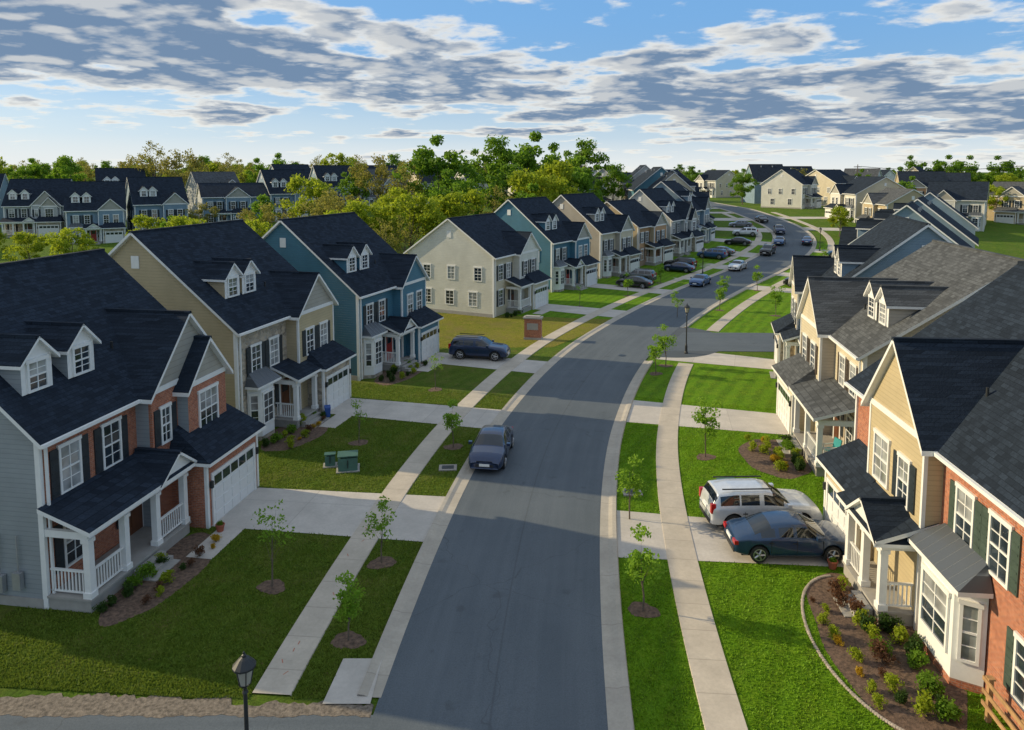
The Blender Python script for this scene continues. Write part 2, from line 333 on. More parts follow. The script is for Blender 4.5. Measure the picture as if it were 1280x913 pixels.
# ------------------------------------------------------------------ house builder
def gable(P,ax,x0,x1,y0,y1,zb,ze,p,mf,ms,rm,o=.38,ro=.28,t=.17,tri=None,wall=True):
    w=P['walls'];r=P['roof']
    if ax=='x':
        ym=(y0+y1)/2; zr=ze+(y1-y0)/2*p
        if wall:
            w.poly([(x0,y0,zb),(x1,y0,zb),(x1,y0,ze),(x0,y0,ze)],mf); w.poly([(x1,y1,zb),(x0,y1,zb),(x0,y1,ze),(x1,y1,ze)],ms)
            w.poly([(x0,y1,zb),(x0,y0,zb),(x0,y0,ze),(x0,ym,zr),(x0,y1,ze)],ms); w.poly([(x1,y0,zb),(x1,y1,zb),(x1,y1,ze),(x1,ym,zr),(x1,y0,ze)],ms)
        for ye,sg in ((y0,-1),(y1,1)):
            e=ye+sg*o; zee=ze-o*p
            if sg<0: top=[(x0-ro,e,zee+t),(x1+ro,e,zee+t),(x1+ro,ym,zr+t),(x0-ro,ym,zr+t)]; sk=(2,)
            else: top=[(x1+ro,e,zee+t),(x0-ro,e,zee+t),(x0-ro,ym,zr+t),(x1+ro,ym,zr+t)]; sk=(2,)
            r.prism([(a,b,c-t) for a,b,c in top],top,WHITE,rm,skip=sk)
        r.box(x0-ro,x1+ro,ym-.12,ym+.12,zr+t-.09,zr+t+.03,rm)
        r.box(x0-ro,x1+ro,y0-o-.11,y0-o-.003,ze-o*p+t-.12,ze-o*p+t-.005,WHITE)
    else:
        xm=(x0+x1)/2; zr=ze+(x1-x0)/2*p
        if wall:
            w.poly([(x0,y0,zb),(x1,y0,zb),(x1,y0,ze),(x0,y0,ze)],mf); w.poly([(x0,y0,ze),(x1,y0,ze),(xm,y0,zr)],tri or mf)
            w.poly([(x0,y1,zb),(x0,y0,zb),(x0,y0,ze),(x0,y1,ze)],ms); w.poly([(x1,y0,zb),(x1,y1,zb),(x1,y1,ze),(x1,y0,ze)],ms)
            if tri: w.box(x0-.01,x1+.01,y0-.04,y0-.003,ze-.11,ze+.11,WHITE)
        for xe,sg in ((x0,-1),(x1,1)):
            e=xe+sg*o; zee=ze-o*p
            if sg<0: top=[(e,y0-ro,zee+t),(xm,y0-ro,zr+t),(xm,y1,zr+t),(e,y1,zee+t)]; sk=(1,)
            else: top=[(xm,y0-ro,zr+t),(e,y0-ro,zee+t),(e,y1,zee+t),(xm,y1,zr+t)]; sk=(3,)
            r.prism([(a,b,c-t) for a,b,c in top],top,WHITE,rm,skip=sk)
        r.box(xm-.1,xm+.1,y0-ro,y1,zr+t-.09,zr+t+.03,rm)
def shed(P,x0,x1,yf,yb,zf,zb,rm,t=.15):
    top=[(x0,yf,zf+t),(x1,yf,zf+t),(x1,yb,zb+t),(x0,yb,zb+t)]
    P['roof'].prism([(a,b,c-t) for a,b,c in top],top,WHITE,rm)
def hipshed(P,x0,x1,yf,yb,zf,zb,rm,t=.14,ins=None):
    k=ins if ins is not None else (yb-yf)*.8
    a=[(x0,yf,zf+t),(x1,yf,zf+t),(x1-k,yb,zb+t),(x0+k,yb,zb+t)]; R=P['roof']
    R.poly(a,rm); R.poly([(x0,yb,zf+t),(x0,yf,zf+t),a[3]],rm); R.poly([(x1,yf,zf+t),(x1,yb,zf+t),a[2]],rm)
    for q in ([(x0,yf),(x1,yf)],[(x1,yf),(x1,yb)],[(x0,yb),(x0,yf)]):
        (ax_,ay),(bx,by)=q; R.poly([(ax_,ay,zf),(bx,by,zf),(bx,by,zf+t),(ax_,ay,zf+t)],WHITE)
    R.poly([(x0,yf,zf),(x0,yb,zf),(x1,yb,zf),(x1,yf,zf)],WHITE)
_wr=random.Random(3)
def window(P,O,U,N,w,hh,sh=None,bars=1):
    m=P['windows']; b=.09; x=w/2
    m.obox(O,U,N,-x-b,x+b,-b,0,0,.07,WHITE); m.obox(O,U,N,-x-b-.04,x+b+.04,hh,hh+b+.05,0,.08,WHITE)
    m.obox(O,U,N,-x-b,-x,0,hh,0,.07,WHITE); m.obox(O,U,N,x,x+b,0,hh,0,.07,WHITE)
    g=_wr.random()
    if g<.35: m.obox(O,U,N,-x,x,0,hh*.5,-.02,.02,GL); m.obox(O,U,N,-x,x,hh*.5,hh,-.02,.02,GLB)
    elif g<.5: m.obox(O,U,N,-x,x,0,hh,-.02,.02,GLB)
    else: m.obox(O,U,N,-x,x,0,hh,-.02,.02,GL)
    m.obox(O,U,N,-x,x,hh*.5-.03,hh*.5+.03,.02,.055,WHITE)
    n=bars
    for i in range(n):
        c=-x+(i+1)*w/(n+1); m.obox(O,U,N,c-.018,c+.018,0,hh*.5-.03,.02,.045,WHITE); m.obox(O,U,N,c-.018,c+.018,hh*.5+.03,hh,.02,.045,WHITE)
    for q in (.25,.75): m.obox(O,U,N,-x,x,hh*q-.013,hh*q+.013,.02,.04,WHITE)
    if sh:
        sw=.36
        for s0 in (-x-b-.02-sw,x+b+.02):
            m.obox(O,U,N,s0,s0+sw,-.05,hh+.05,0,.05,sh)
            for q in range(6): m.obox(O,U,N,s0+.05,s0+sw-.05,.05+q*(hh-.1)/6,.05+q*(hh-.1)/6+.06,.05,.062,sh)
def garage_door(P,x0,x1,y):
    m=P['garage_door']; O=(0,y,0); U=(1,0);N=(0,-1); H=2.15
    m.obox(O,U,N,x0,x1,0,H,0,.03,WHITEP)
    n=max(4,int((x1-x0)/.62)); d=(x1-x0)/n
    for i in range(n):
        for j in range(4):
            a=x0+i*d+.06;b=x0+(i+1)*d-.06
            m.obox(O,U,N,a,b,j*H/4+.08,(j+1)*H/4-.07,.03,.05,GL if (j==3) else WHITEP)
    m.obox(O,U,N,x0-.14,x0,0,H+.14,0,.07,WHITE); m.obox(O,U,N,x1,x1+.14,0,H+.14,0,.07,WHITE); m.obox(O,U,N,x0,x1,H,H+.14,0,.07,WHITE)
def V2(a,b):
    d=math.hypot(b[0]-a[0],b[1]-a[1]); return ((b[0]-a[0])/d,(b[1]-a[1])/d)
def rail(m,x0,y0,x1,y1,z):
    U=V2((x0,y0),(x1,y1)); N=(U[1],-U[0]); L=math.hypot(x1-x0,y1-y0); O=(x0,y0,z)
    m.obox(O,U,N,0,L,.85,.92,-.04,.04,WHITE); m.obox(O,U,N,0,L,.1,.15,-.03,.03,WHITE)
    n=int(L/.13)
    for i in range(1,n): m.obox(O,U,N,i*L/n-.02,i*L/n+.02,.15,.85,-.018,.018,WHITE)
def post(m,x,y,z0,z1,r=.12):
    m.box(x-r,x+r,y-r,y+r,z0,z1,WHITE); m.box(x-r-.04,x+r+.04,y-r-.04,y+r+.04,z0,z0+.2,WHITE); m.box(x-r-.04,x+r+.04,y-r-.04,y+r+.04,z1-.14,z1-.003,WHITE)
CACHE={}
def build_house(S):
    P=defaultdict(MB); W,D,ze,p=S['W'],S['D'],S.get('ze',6.1),S.get('p',.85)
    rm=S.get('roof',ROOF); front=S['front']; side=S['side']; low=S.get('low',front)
    gable(P,'x',0,W,0,D,-1.2,ze,p,front,side,rm)
    w=P['walls']
    if low is not front: w.box(.0,W,-.05,-.003,-1.2,3.0,low)
    w.box(-.03,.1,-.075,.12,-.9,ze-.02,WHITE); w.box(W-.1,W+.03,-.075,.12,-.9,ze-.02,WHITE)
    w.box(-.04,.0-.004,.1,D,-1.2,.35,DECK)
    w.box(.12,.2,-.2,-.12,.1,ze-.3,WHITE)
    F=(1,0);N=(0,-1)
    for c in S.get('cross',[]):
        x0,x1,pr,zc,pc=c[:5]; mf=c[5] if len(c)>5 else front; tri=c[6] if len(c)>6 else None
        zr=zc+(x1-x0)/2*pc; back=max(.3,(zr-ze)/p+.3) if zr>ze else .3
        gable(P,'y',x0,x1,-pr,back,c[7] if len(c)>7 else -1.2,zc,pc,mf,side,rm,o=.3,ro=.25,tri=tri)
        if len(c)<8 or c[7]<0:
            w.box(x0-.02,x0+.1,-pr-.025,-pr+.1,-.9,zc-.05,WHITE if mf not in (BR1,BR2) else mf)
            w.box(x1-.1,x1+.02,-pr-.025,-pr+.1,-.9,zc-.05,WHITE if mf not in (BR1,BR2) else mf)
    for d in S.get('dorm',[]):
        yd=S.get('dy',1.4); zd=ze+yd*p; zw=zd+1.35; zr=zw+.75*1.0
        gable(P,'y',d-.68,d+.68,yd,(zr-ze)/p+.25,zd-.3,zw,1.0,WHITE,side,rm,o=.2,ro=.2,t=.12)
        window(P,(d,yd,zd+.28),F,N,.75,.95)
    for q in S.get('wins',[]):
        x,y,z,ww,hh=q[:5]; sh=q[5] if len(q)>5 else None
        window(P,(x,-y,z),F,N,ww,hh,sh,2 if ww>1.2 else 1)
    if 'garage' in S:
        x0,x1,pr,yb=S['garage']; gm=S.get('gmat',low)
        w.box(x0,x1,-pr,-.06,-1.2,2.85,gm)
        w.box(x0-.02,x0+.12,-pr-.03,-pr+.1,-.9,2.83,WHITE); w.box(x1-.12,x1+.02,-pr-.03,-pr+.1,-.9,2.83,WHITE)
        hipshed(P,x0-.25,x1+.25,-pr-.35,-yb+.05,2.8,2.8+(pr-yb+.4)*.65,rm,ins=.5)
        garage_door(P,x0+.45,x1-.45,-pr-.003)
        for gx in (x0+.22,x1-.22): P['garage_door'].box(gx-.06,gx+.06,-pr-.16,-pr-.035,1.7,2.0,BLACKP)
    if 'porch' in S:
        x0,x1,d=S['porch']; m=P['porch']; fz=.5
        m.box(x0,x1,-d,-.06,-1,fz-.08,S.get('pbase',DECK)); m.box(x0-.05,x1+.05,-d-.06,-.06,fz-.08,fz,DECK)
        shed(P,x0-.25,x1+.25,-d-.3,-.06,2.85,3.55,S.get('proof',rm)); m.box(x0,x1,-d,-d+.2,2.6,2.848,WHITE); m.box(x0,x0+.15,-d+.2,-.06,2.6,2.85,WHITE); m.box(x1-.15,x1,-d+.2,-.06,2.6,2.85,WHITE)
        n=max(2,int(round((x1-x0)/2.0))+1); xs=[x0+.15+(x1-x0-.3)*i/(n-1) for i in range(n)]
        for x in xs: post(m,x,-d+.12,fz,2.6)
        gap=S.get('gap',n-2)
        for i in range(n-1):
            if i!=gap: rail(m,xs[i]+.12,-d+.12,xs[i+1]-.12,-d+.12,fz)
        rail(m,x0+.15,-.1,x0+.15,-d+.25,fz)
        if gap<n-1:
            a,b=xs[gap]+.15,xs[gap+1]-.15
            for k in range(3): m.box(a,b,-d-.06-.3*(k+1),-d-.06-.3*k-.002,-.3,fz-.15*(k+1),DECK)
        if 'portico' in S:
            a,b=S['portico']; gable(P,'y',a,b,-d-.15,-.1,2.9,3.0,.75,WHITE,WHITE,rm,o=.25,ro=.2,t=.12)
            P['walls'].box(a,b,-d-.148,-d+.1,2.72,2.9,WHITE)
    if 'door' in S:
        x,mat=S['door']; m=P['front_door']; O=(x,-.055,.5)
        m.obox(O,F,N,-.48,.48,0,2.1,0,.05,mat); m.obox(O,F,N,-.3,.3,1.3,1.9,.05,.06,GL); m.obox(O,F,N,-.2,.2,.3,1.1,.05,.065,mat)
        for a,b in ((-.62,-.48),(.48,.62)): m.obox(O,F,N,a,b,0,2.24,0,.07,WHITE)
        m.obox(O,F,N,-.48,.48,2.1,2.24,0,.07,WHITE)
        for s in (-.8,.8): m.obox(O,F,N,s-.16,s+.16,.6,2.1,0,.04,GL)
    if 'bay' in S:
        x0,x1,pr=S['bay']; k=.35; pts=[(x0,-.05),(x0+k,-pr),(x1-k,-pr),(x1,-.05)]; m=P['bay_window']
        m.prism([(a,b,.25) for a,b in pts],[(a,b,3.05) for a,b in pts],WHITE)
        m.prism([(a,b,-1) for a,b in pts],[(a,b,.25) for a,b in pts],low)
        window(P,((x0+x1)/2,-pr,.95),F,N,(x1-x0-2*k)*.72,1.65,None,1)
        for a,b in ((0,1),(2,3)):
            U=V2(pts[a],pts[b]); NN=(U[1],-U[0]); mid=((pts[a][0]+pts[b][0])/2,(pts[a][1]+pts[b][1])/2,.95); window(P,mid,U,NN,.36,1.65,None,0)
        hipshed(P,x0-.2,x1+.2,-pr-.2,-.05,3.05,3.75,SEAM,ins=.35)
    for q in S.get('swin',[]):
        y,z,ww,hh=q[:4]; window(P,(0,y,z),(0,-1),(-1,0),ww,hh,q[4] if len(q)>4 else None)
    for q in S.get('swin2',[]):
        y,z,ww,hh=q[:4]; window(P,(W,y,z),(0,1),(1,0),ww,hh)
    for i in range(2):
        yy=D*.5+.9; zz=ze+D/2*p-.9*p; P['roof'].box(W*.3+i*W*.35,W*.3+i*W*.35+.25,yy,yy+.25,zz-.1,zz+.42,METAL)
    yv=1.6; P['roof'].tube((W*.56,yv,ze+yv*p),(W*.56,yv,ze+yv*p+.45),.05,.05,8,BLACKP)
    w.box(-.05,-.004,D/2-.25,D/2+.25,ze+D/2*p-1.9,ze+D/2*p-1.2,WHITE)
    return P
def house(name,x,y,hd,side,S,drive=True):
    key=(id(S),side)
    if key not in CACHE:
        P=build_house(S); CACHE[key]={k:mb.mesh(name+'_'+k,1 if side=='L' else -1) for k,mb in P.items() if mb.f}
    e=bpy.data.objects.new(name,None); COL.objects.link(e); e.empty_display_size=1
    z=h(y); e.location=(x,y,z); e.rotation_euler=(0,0,rad(90-hd))
    for k,me in CACHE[key].items(): ob(k,me,parent=e)
    T=(math.sin(rad(hd)),math.cos(rad(hd))); Nn=(-T[1],T[0]) if side=='L' else (T[1],-T[0])
    L2W=lambda a,b:(x+T[0]*a+Nn[0]*b,y+T[1]*a+Nn[1]*b)
    W,D=S['W'],S['D']; NOGRASS.append([L2W(0,0),L2W(W,0),L2W(W,D),L2W(0,D)])
    if 'porch' in S: a,b,d=S['porch']; NOGRASS.append([L2W(a,-d-1),L2W(b,-d-1),L2W(b,0),L2W(a,0)])
    if drive and 'garage' in S:
        x0,x1,pr,_=S['garage']; so=-3.86 if side=='L' else 3.86
        a=L2W(x0+.2,-pr);b=L2W(x1-.2,-pr); ca=pos(nearest(*a)-.25,so); cb=pos(nearest(*b)+.25,so)
        patch('driveway',a,ca,cb,b,.022,C_drive)
        if 'door' in S and drive!='nopath':
            d=S['porch'][2] if 'porch' in S else .6; xd=S['door'][0]
            patch('front_path',L2W(xd-.6,-d-1.0),L2W(x0+.3,-d-1.0),L2W(x0+.3,-d-2.1),L2W(xd-.6,-d-2.1),.018,C_drive)
    return e,L2W

U1,U2=3.75,1.05
SA=dict(W=10.3,D=11.3,ze=6.1,p=.88,front=BR1,side=S_gray,
  cross=[(4.9,9.9,.7,6.1,1.08,BR1,SHK),(6.6,9.5,1.2,5.9,1.15,BR1,SHK,3.0)],dorm=[1.35,3.45],dy=1.1,
  wins=[(1.35,0,U1,.85,1.6,NAVY),(3.45,0,U1,.85,1.6,NAVY),(5.75,.7,U1+.1,.5,1.4,NAVY),(8.05,1.2,U1,1.3,1.6),(1.35,0,U2,.85,1.6,NAVY)],
  porch=(0,5.6,1.7),gap=1,portico=(3.7,5.7),door=(4.4,WOODD),garage=(6.0,10.2,2.3,.7),swin2=[(3,U1,.8,1.4)])
SB=dict(W=9.6,D=12.3,ze=6.5,p=.82,front=S_tan2,low=ST1,side=S_tan,
  cross=[(5.0,9.4,.8,6.4,.95,S_tan2,SHK)],dorm=[2.0,3.6],dy=1.5,
  wins=[(1.7,.05,U1,.8,1.5,NAVY),(3.5,.05,U1,.8,1.5,NAVY),(6.3,.8,U1,.8,1.5,NAVY),(8.0,.8,U1,.8,1.5,NAVY)],
  porch=(3.3,5.7,1.6),gap=0,door=(4.5,WOODD),bay=(.8,2.7,.7),garage=(5.9,9.5,1.9,.8),gmat=ST1)
SB0=dict(SB); SB0['front']=ST1; SB0['swin']=[]
SC=dict(W=9.6,D=12.3,ze=6.3,p=.82,front=S_teal,low=ST1,side=S_teal,
  cross=[(5.2,9.4,.8,6.2,.95,S_teal,S_teal)],dorm=[1.6,3.4],dy=1.4,
  wins=[(1.6,0,U1,.8,1.5,NAVY),(3.4,0,U1,.8,1.5,NAVY),(6.5,.8,U1,.8,1.5),(8.1,.8,U1,.8,1.5)],
  porch=(3.0,5.7,1.6),gap=0,portico=(3.4,5.4),door=(4.3,REDD),bay=(.6,2.5,.7),garage=(5.9,9.5,1.9,.8),gmat=S_teal)
SD=dict(W=10,D=10.5,ze=6.3,p=.7,front=S_cream,side=S_white,
  cross=[(4.6,9.6,.8,6.2,.8,S_white,S_white)],
  wins=[(1.6,0,U1,.9,1.5,NAVY),(3.4,0,U1,.9,1.5,NAVY),(6.0,.8,U1,.8,1.5,NAVY),(8.0,.8,U1,.8,1.5,NAVY),(1.6,0,U2,.9,1.6,NAVY)],
  porch=(2.8,5.6,1.7),gap=1,door=(4.3,WOODD),garage=(5.8,9.8,1.9,.8),
  swin=[(1.8,U1,.8,1.3),(5,U1,.8,1.3),(8,U1,.8,1.3),(2.4,U2,.9,1.4),(5.2,U2,.9,1.4),(8,U2,.9,1.4)])
def recol(S,f,s,low=None,roof=ROOF,**kw):
    T=dict(S); T['front']=f;T['side']=s;T['low']=low or f;T['roof']=roof;T['gmat']=low or f
    T['cross']=[tuple([*c[:5],f,*( [SHK] if len(c)>6 else [])]+list(c[7:8])) for c in S['cross']]
    T.update(kw); return T
SE=recol(SC,S_teal,S_teal,ST1); SF=recol(SB,S_cream,S_beige,ST1); SG=recol(SD,S_orange,S_tan,BR2); SH=recol(SA,S_lg,S_lg,ST1); SI=recol(SB,S_blue,S_blue); SJ=recol(SD,S_white,S_white); SK=recol(SA,S_cream,S_cream,ST1); SL=recol(SC,S_blue,S_blue,ST1)
SM=recol(SD,S_tan,S_tan,None,ROOFG,W=12,D=9.5,p=.6); SN=recol(SC,S_white,S_cream,None,ROOF,dorm=[],W=10.4,D=13,p=.55); SO=recol(SB,S_lg,S_lg,None,ROOFG,dorm=[],D=10,p=.75); SP=recol(SD,S_blue,S_lg,None,ROOF,W=13,D=11,p=.5)
for q in (SE,SF,SG,SH,SI,SJ,SK,SL,SM,SN,SO,SP):
    q['swin']=[(2.2,U1,.8,1.3),(5.5,U1,.8,1.3),(8.3,U1,.8,1.3),(3,U2,.9,1.4),(7.5,U2,.9,1.4)]
houses={}
houses['A']=house('brick_house',-16.0,23.5,9,'L',SA)
houses['B']=house('stone_front_house',-14.9,38.1,14,'L',SB0)
houses['C']=house('teal_house',-11.0,50.6,19,'L',SC)
houses['D']=house('cream_house',-1.9,73,26,'L',SD)
for nm,x,y,hd,S in (('teal_house',4.9,88.6,31,SE),('cream_house',12.3,100,33,SF),('ochre_house',19.4,110.5,34,SG),('grey_house',26.8,121,33,SH),('blue_grey_house',33.2,131,27,SI),('white_house',38,142,14,SJ),('cream_house',40.3,154,2,SK),('teal_house',40.6,166.5,0,SE),('ochre_house',40.8,179,0,SG),('grey_house',41,191,2,SH)):
    house(nm,x,y,hd,'L',S,'nopath')
SR1=dict(W=14.4,D=12.5,ze=6.3,p=.78,front=BR1,side=S_tan2,
  cross=[(7.3,11.6,.6,6.4,1.25,S_tan2,S_tan2)],dorm=[4.4,1.6],dy=1.3,
  wins=[(5.9,0,U1,.85,1.6,GREENSH),(4.1,0,U1,.85,1.6,GREENSH),(2.0,0,U1,.85,1.6,GREENSH),(8.6,.6,U1,.7,1.5,NAVY),(10.4,.6,U1,1.1,1.6),(2.6,0,U2,.9,1.6,GREENSH)],
  porch=(7.5,10.6,1.7),gap=0,portico=(7.5,9.6),door=(8.4,REDD),bay=(4.4,7.1,.8),garage=(10.8,14.3,1.2,-.1),gmat=S_tan2)
SR2=dict(W=9.6,D=13.4,ze=6.2,p=.68,front=S_cream,low=ST1,side=S_beige,roof=ROOFG,
  cross=[(4.8,9.3,.8,6.3,1.1,S_cream,S_cream)],dorm=[1.9,3.6],dy=1.4,
  wins=[(1.5,0,U1,.8,1.5,BROWNSH),(3.3,0,U1,.8,1.5,BROWNSH),(6.1,.8,U1,.8,1.5,BROWNSH),(8.0,.8,U1,.8,1.5,BROWNSH),(1.5,0.05,U2,.9,1.5)],
  porch=(0,5.0,2.0),gap=1,door=(3.6,WOODD),garage=(5.4,9.5,2.0,.8),gmat=S_cream)
houses['R1']=house('brick_and_siding_house',13.2,15.0,5,'R',SR1,'nopath')
houses['R2']=house('beige_house',17.0,34.0,9,'R',SR2,'nopath')
SR2b=recol(SB,S_cream,S_blue,ST1)
house('blue_grey_house',20.3,47.0,16,'R',SR2b,'nopath')
for nm,x,y,hd,S in (('blue_grey_house',36.8,79.8,32,SL),('blue_grey_house',44.5,91.5,33,SI),('grey_house',52,103,33,SO),('blue_grey_house',59,114,31,SL),
    ('tan_house',73,140,5,SM),('white_house',75,157,-4,SN)):
    house(nm,x,y,hd,'R',S,'nopath')
bg=[(-99,140,72,'L',SH),(-82,132,62,'L',SL),(-73,139,55,'L',SI),(-65,151,62,'L',SP),(-53,158,55,'L',SL),(-45,170,60,'L',SI),(-37,180,60,'L',SO),(-40,196,65,'L',SK),(-24,192,60,'L',SN),(-12,200,60,'L',SJ),(-116,146,70,'L',SI),(-72,166,50,'L',SO),(-92,160,60,'L',SI),(-58,182,50,'L',SL),
    (18,172,30,'L',SI),(28,186,30,'L',SO),(16,200,30,'L',SL),(4,205,60,'L',SJ),(30,212,60,'L',SP),
    (96,146,-55,'R',SN),(114,152,-40,'R',SM),(104,172,-70,'R',SG),(118,186,-60,'R',SP),(139,160,-60,'R',SN),(74,184,40,'L',SJ),(88,196,60,'L',SN),(150,190,-50,'R',SO)]
names={id(SH):'grey_house',id(SI):'blue_grey_house',id(SL):'blue_grey_house',id(SK):'cream_house',id(SF):'cream_house',id(SJ):'white_house',id(SM):'tan_house',id(SN):'white_house',id(SO):'grey_house',id(SP):'blue_grey_house',id(SG):'ochre_house'}
for x,y,hd,s,S in bg: house(names[id(S)],x,y,hd,s,S,False)
rr=random.Random(11); pool=[SH,SI,SO,SK,SN,SJ,SP,SM]
for i in range(20):
    x=-10+i*8.2+rr.uniform(-3,3); y=rr.choice([228,245,262,285])+rr.uniform(-4,4); S=rr.choice(pool)
    if abs(x-cen(min(y,279))[0])<12: continue
    house(names[id(S)],x,y,rr.uniform(-90,90),'L' if rr.random()<.5 else 'R',S,False)

# ------------------------------------------------------------------ trees
def leafquads(rng,C,Rr,n,size):
    idx=rng.integers(0,len(C),n); d=rng.normal(size=(n,3)); d/=np.linalg.norm(d,axis=1)[:,None]
    r=(rng.random(n)**.5)[:,None]; p=C[idx]+d*r*Rr[idx][:,None]*np.array([1,1,.75])
    u=rng.normal(size=(n,3)); u/=np.linalg.norm(u,axis=1)[:,None]; w=rng.normal(size=(n,3)); v=np.cross(u,w); v/=np.linalg.norm(v,axis=1)[:,None]
    s=(size*(.6+.8*rng.random(n)))[:,None]
    return np.stack([p-u*s-v*s*.1,p-v*s*.6,p+u*s,p+v*s*.6],axis=1)
def tree_mesh(name,seed,H,R,cb,ncl,nleaf,ls,mat,tr=.16,col=1.0,clr=.33):
    rng=np.random.default_rng(seed); mb=MB()
    top=np.array([rng.normal()*.04*H,rng.normal()*.04*H,H*.8]); pts=[np.array([0,0,-.3]),np.array([0.01*H,0,H*cb*.6]),top*.55,top]
    rs=[tr*1.25,tr,tr*.65,tr*.15]
    for i in range(3): mb.tube(pts[i],pts[i+1],rs[i],rs[i+1],7,BARK,False)
    C=[];Q=[]
    ph=rng.random(6)*6.28
    for i in range(ncl):
        a=rng.random()*6.28; e=math.asin(rng.uniform(-.75,1)); rr_=rng.random()**.4
        lob=1+.22*math.sin(2*a+ph[0])+.16*math.sin(3*a+ph[1]+3*e)+.1*math.sin(5*e+ph[2])
        zc=H*(cb+(1-cb)*.5); zh=H*(1-cb)*.5
        rad_=R*lob*rr_; c=np.array([math.cos(a)*math.cos(e)*rad_,math.sin(a)*math.cos(e)*rad_,zc+math.sin(e)*zh*rr_*(1+.12*math.sin(3*a+ph[3]))])
        C.append(c); Q.append(R*clr*rng.uniform(.6,1.3))
        if i%2==0:
            t=min(.95,max(.25,(c[2]/H)*.6)); s0=top*t; mb.tube(s0,c,tr*.4*(1-t*.6),tr*.06,4,BARK,False)
    mb.quads(leafquads(rng,np.array(C),np.array(Q),nleaf,ls),mat)
    return mb.mesh(name)
F_yel=foliage('foliage_spring',(.19,.27,.014),(.42,.48,.035)); F_grn=foliage('foliage_green',(.08,.18,.014),(.22,.36,.03)); F_dk=foliage('foliage_dark',(.03,.07,.015),(.08,.14,.025))
F_olv=foliage('foliage_olive',(.16,.16,.035),(.32,.3,.06)); F_yng=foliage('foliage_young',(.13,.26,.02),(.28,.45,.04)); F_gold=foliage('foliage_gold',(.4,.27,.02),(.6,.4,.03)); F_red=foliage('foliage_plum',(.1,.05,.03),(.2,.1,.05))
big=[tree_mesh('tree_a',1,11,4.2,.2,40,4200,.24,F_yel,clr=.28),tree_mesh('tree_b',2,11,3.8,.18,38,4200,.24,F_grn,clr=.29),tree_mesh('tree_c',3,12,4.5,.25,34,2500,.2,F_olv,clr=.25),
     tree_mesh('tree_d',4,11,4.8,.15,44,4400,.24,F_yel,clr=.25),tree_mesh('tree_e',5,13,3.9,.2,42,4200,.23,F_grn,clr=.28),tree_mesh('tree_f',6,12,3.9,.2,40,1200,.17,F_olv,clr=.22)]
rt=random.Random(21)
def bigtree(x,y,H,k=None):
    k=rt.randrange(6) if k is None else k; me=big[k]; s=H/(12 if k in(2,5) else 13 if k==4 else 11)
    ob('deciduous_tree',me,(x,y,h(y)-.1),rt.uniform(0,6.28),scale=(s*rt.uniform(.9,1.15),s*rt.uniform(.9,1.15),s))
for x,y,H,k in ((-14.5,142,19,1),(-4,158,19,4),(3,156,19,1),(10,152,17,1),(16,166,18,4),(-28,150,16,2),(-86,172,17,5),(-80,176,16,2),(-34,158,13,4),(-20,138,15,5),(-73,108,6,0),(-82,112,7,3),(-52,112,8,0),(-56,118,7,1),(-40,92,7,3),(-34,97,8.5,0),(-22,104,11,0),(-15,106,12,3),(-27,108,12,2),(-9,112,12,0),(-3,118,12,5),(4,128,14,0),(-10,124,14,1),(-1,134,15,4),(8,138,15,0),(12,143,15,1),(-20,120,12,3),(-30,120,12,2),(-64,104,7,3),(-96,122,6,0),(-104,128,7,3),(22,158,13,4),(-36,130,13,0),(-44,126,10,4),(-17,93,9,5),(-25,98,10,3),(-62,122,7,0),(-47,108,8,3),(-40,116,10,2),(-15,98,9,5),(2,120,12,1),(64,140,6,0),(92,168,9,1),(84,152,6,2),(108,160,8,0),(128,170,9,3),(66,206,10,1),(84,212,11,2),(100,206,10,1),(-106,172,14,4),(-120,166,14,0),(-62,196,14,1),(-50,206,15,3),(-88,146,8,1),(-60,140,7,2)):
    bigtree(x,y,H,k)
e=bpy.data.objects.new('distant_trees',None); COL.objects.link(e)
for i in range(350):
    y=rt.choice([215,240,270,300,330,380,450,560])+rt.uniform(-12,12); x=rt.uniform(-.8,.95)*y
    if y<300 and -5<x<165: continue
    k=rt.choice([0,1,1,2,3,4,5,5]); s=rt.uniform(.8,1.35)
    if x>40: s*=.75
    ob('tree',big[k],(x,y,h(y)-.5),rt.uniform(0,6.28),parent=e,scale=s*(1.0 if y<400 else 1.15))
for x,y in ((157,262),(168,268),(150,270),(186,275)): bigtree(x,y,15,1)
yng=[tree_mesh('ytree_a',31,2.6,.55,.35,14,520,.06,F_yng,.028,clr=.5),tree_mesh('ytree_b',32,3.2,.7,.3,16,320,.055,F_yng,.03,clr=.45),tree_mesh('ytree_c',33,3.2,.5,.2,18,900,.07,F_yng,.03,clr=.6),tree_mesh('ytree_d',34,2.5,.5,.35,16,800,.065,F_yng,.03,clr=.6)]
hts=[2.6,3.2,3.2,2.5]
for x,y,H,k in ((-5.0,26.4,2.5,0),(-5.25,21.8,2.2,3),(-8.7,24.8,3.2,1),(-3.2,38.1,2.4,3),(-8.5,38.7,2.6,1),(-5.3,48.5,2.6,1),(4.5,23.4,2.7,3),(5.1,29.9,2.6,3),(10.2,36.7,3.4,2),(10.7,52.4,2.7,3),(11.9,54.6,3,3),(17,73,2.8,0),
    (22.5,77,3,3),(27.5,74,3.4,2),(31,72,3,3),(34,77,4,3),(36,83,3,2),(25,84,3,2),(31,90,3,3),(14,86,2.6,3),(20,96,2.6,2),(7.5,79,2.6,1),(42,104,3,2),(49,112,3,2)):
    ob('young_tree',yng[k],(x,y,h(y)),rt.uniform(0,6.28),scale=H/hts[k]); blob('mulch_ring',x,y,.5,.47,.02,MULCH,0,int(x*10)+99)
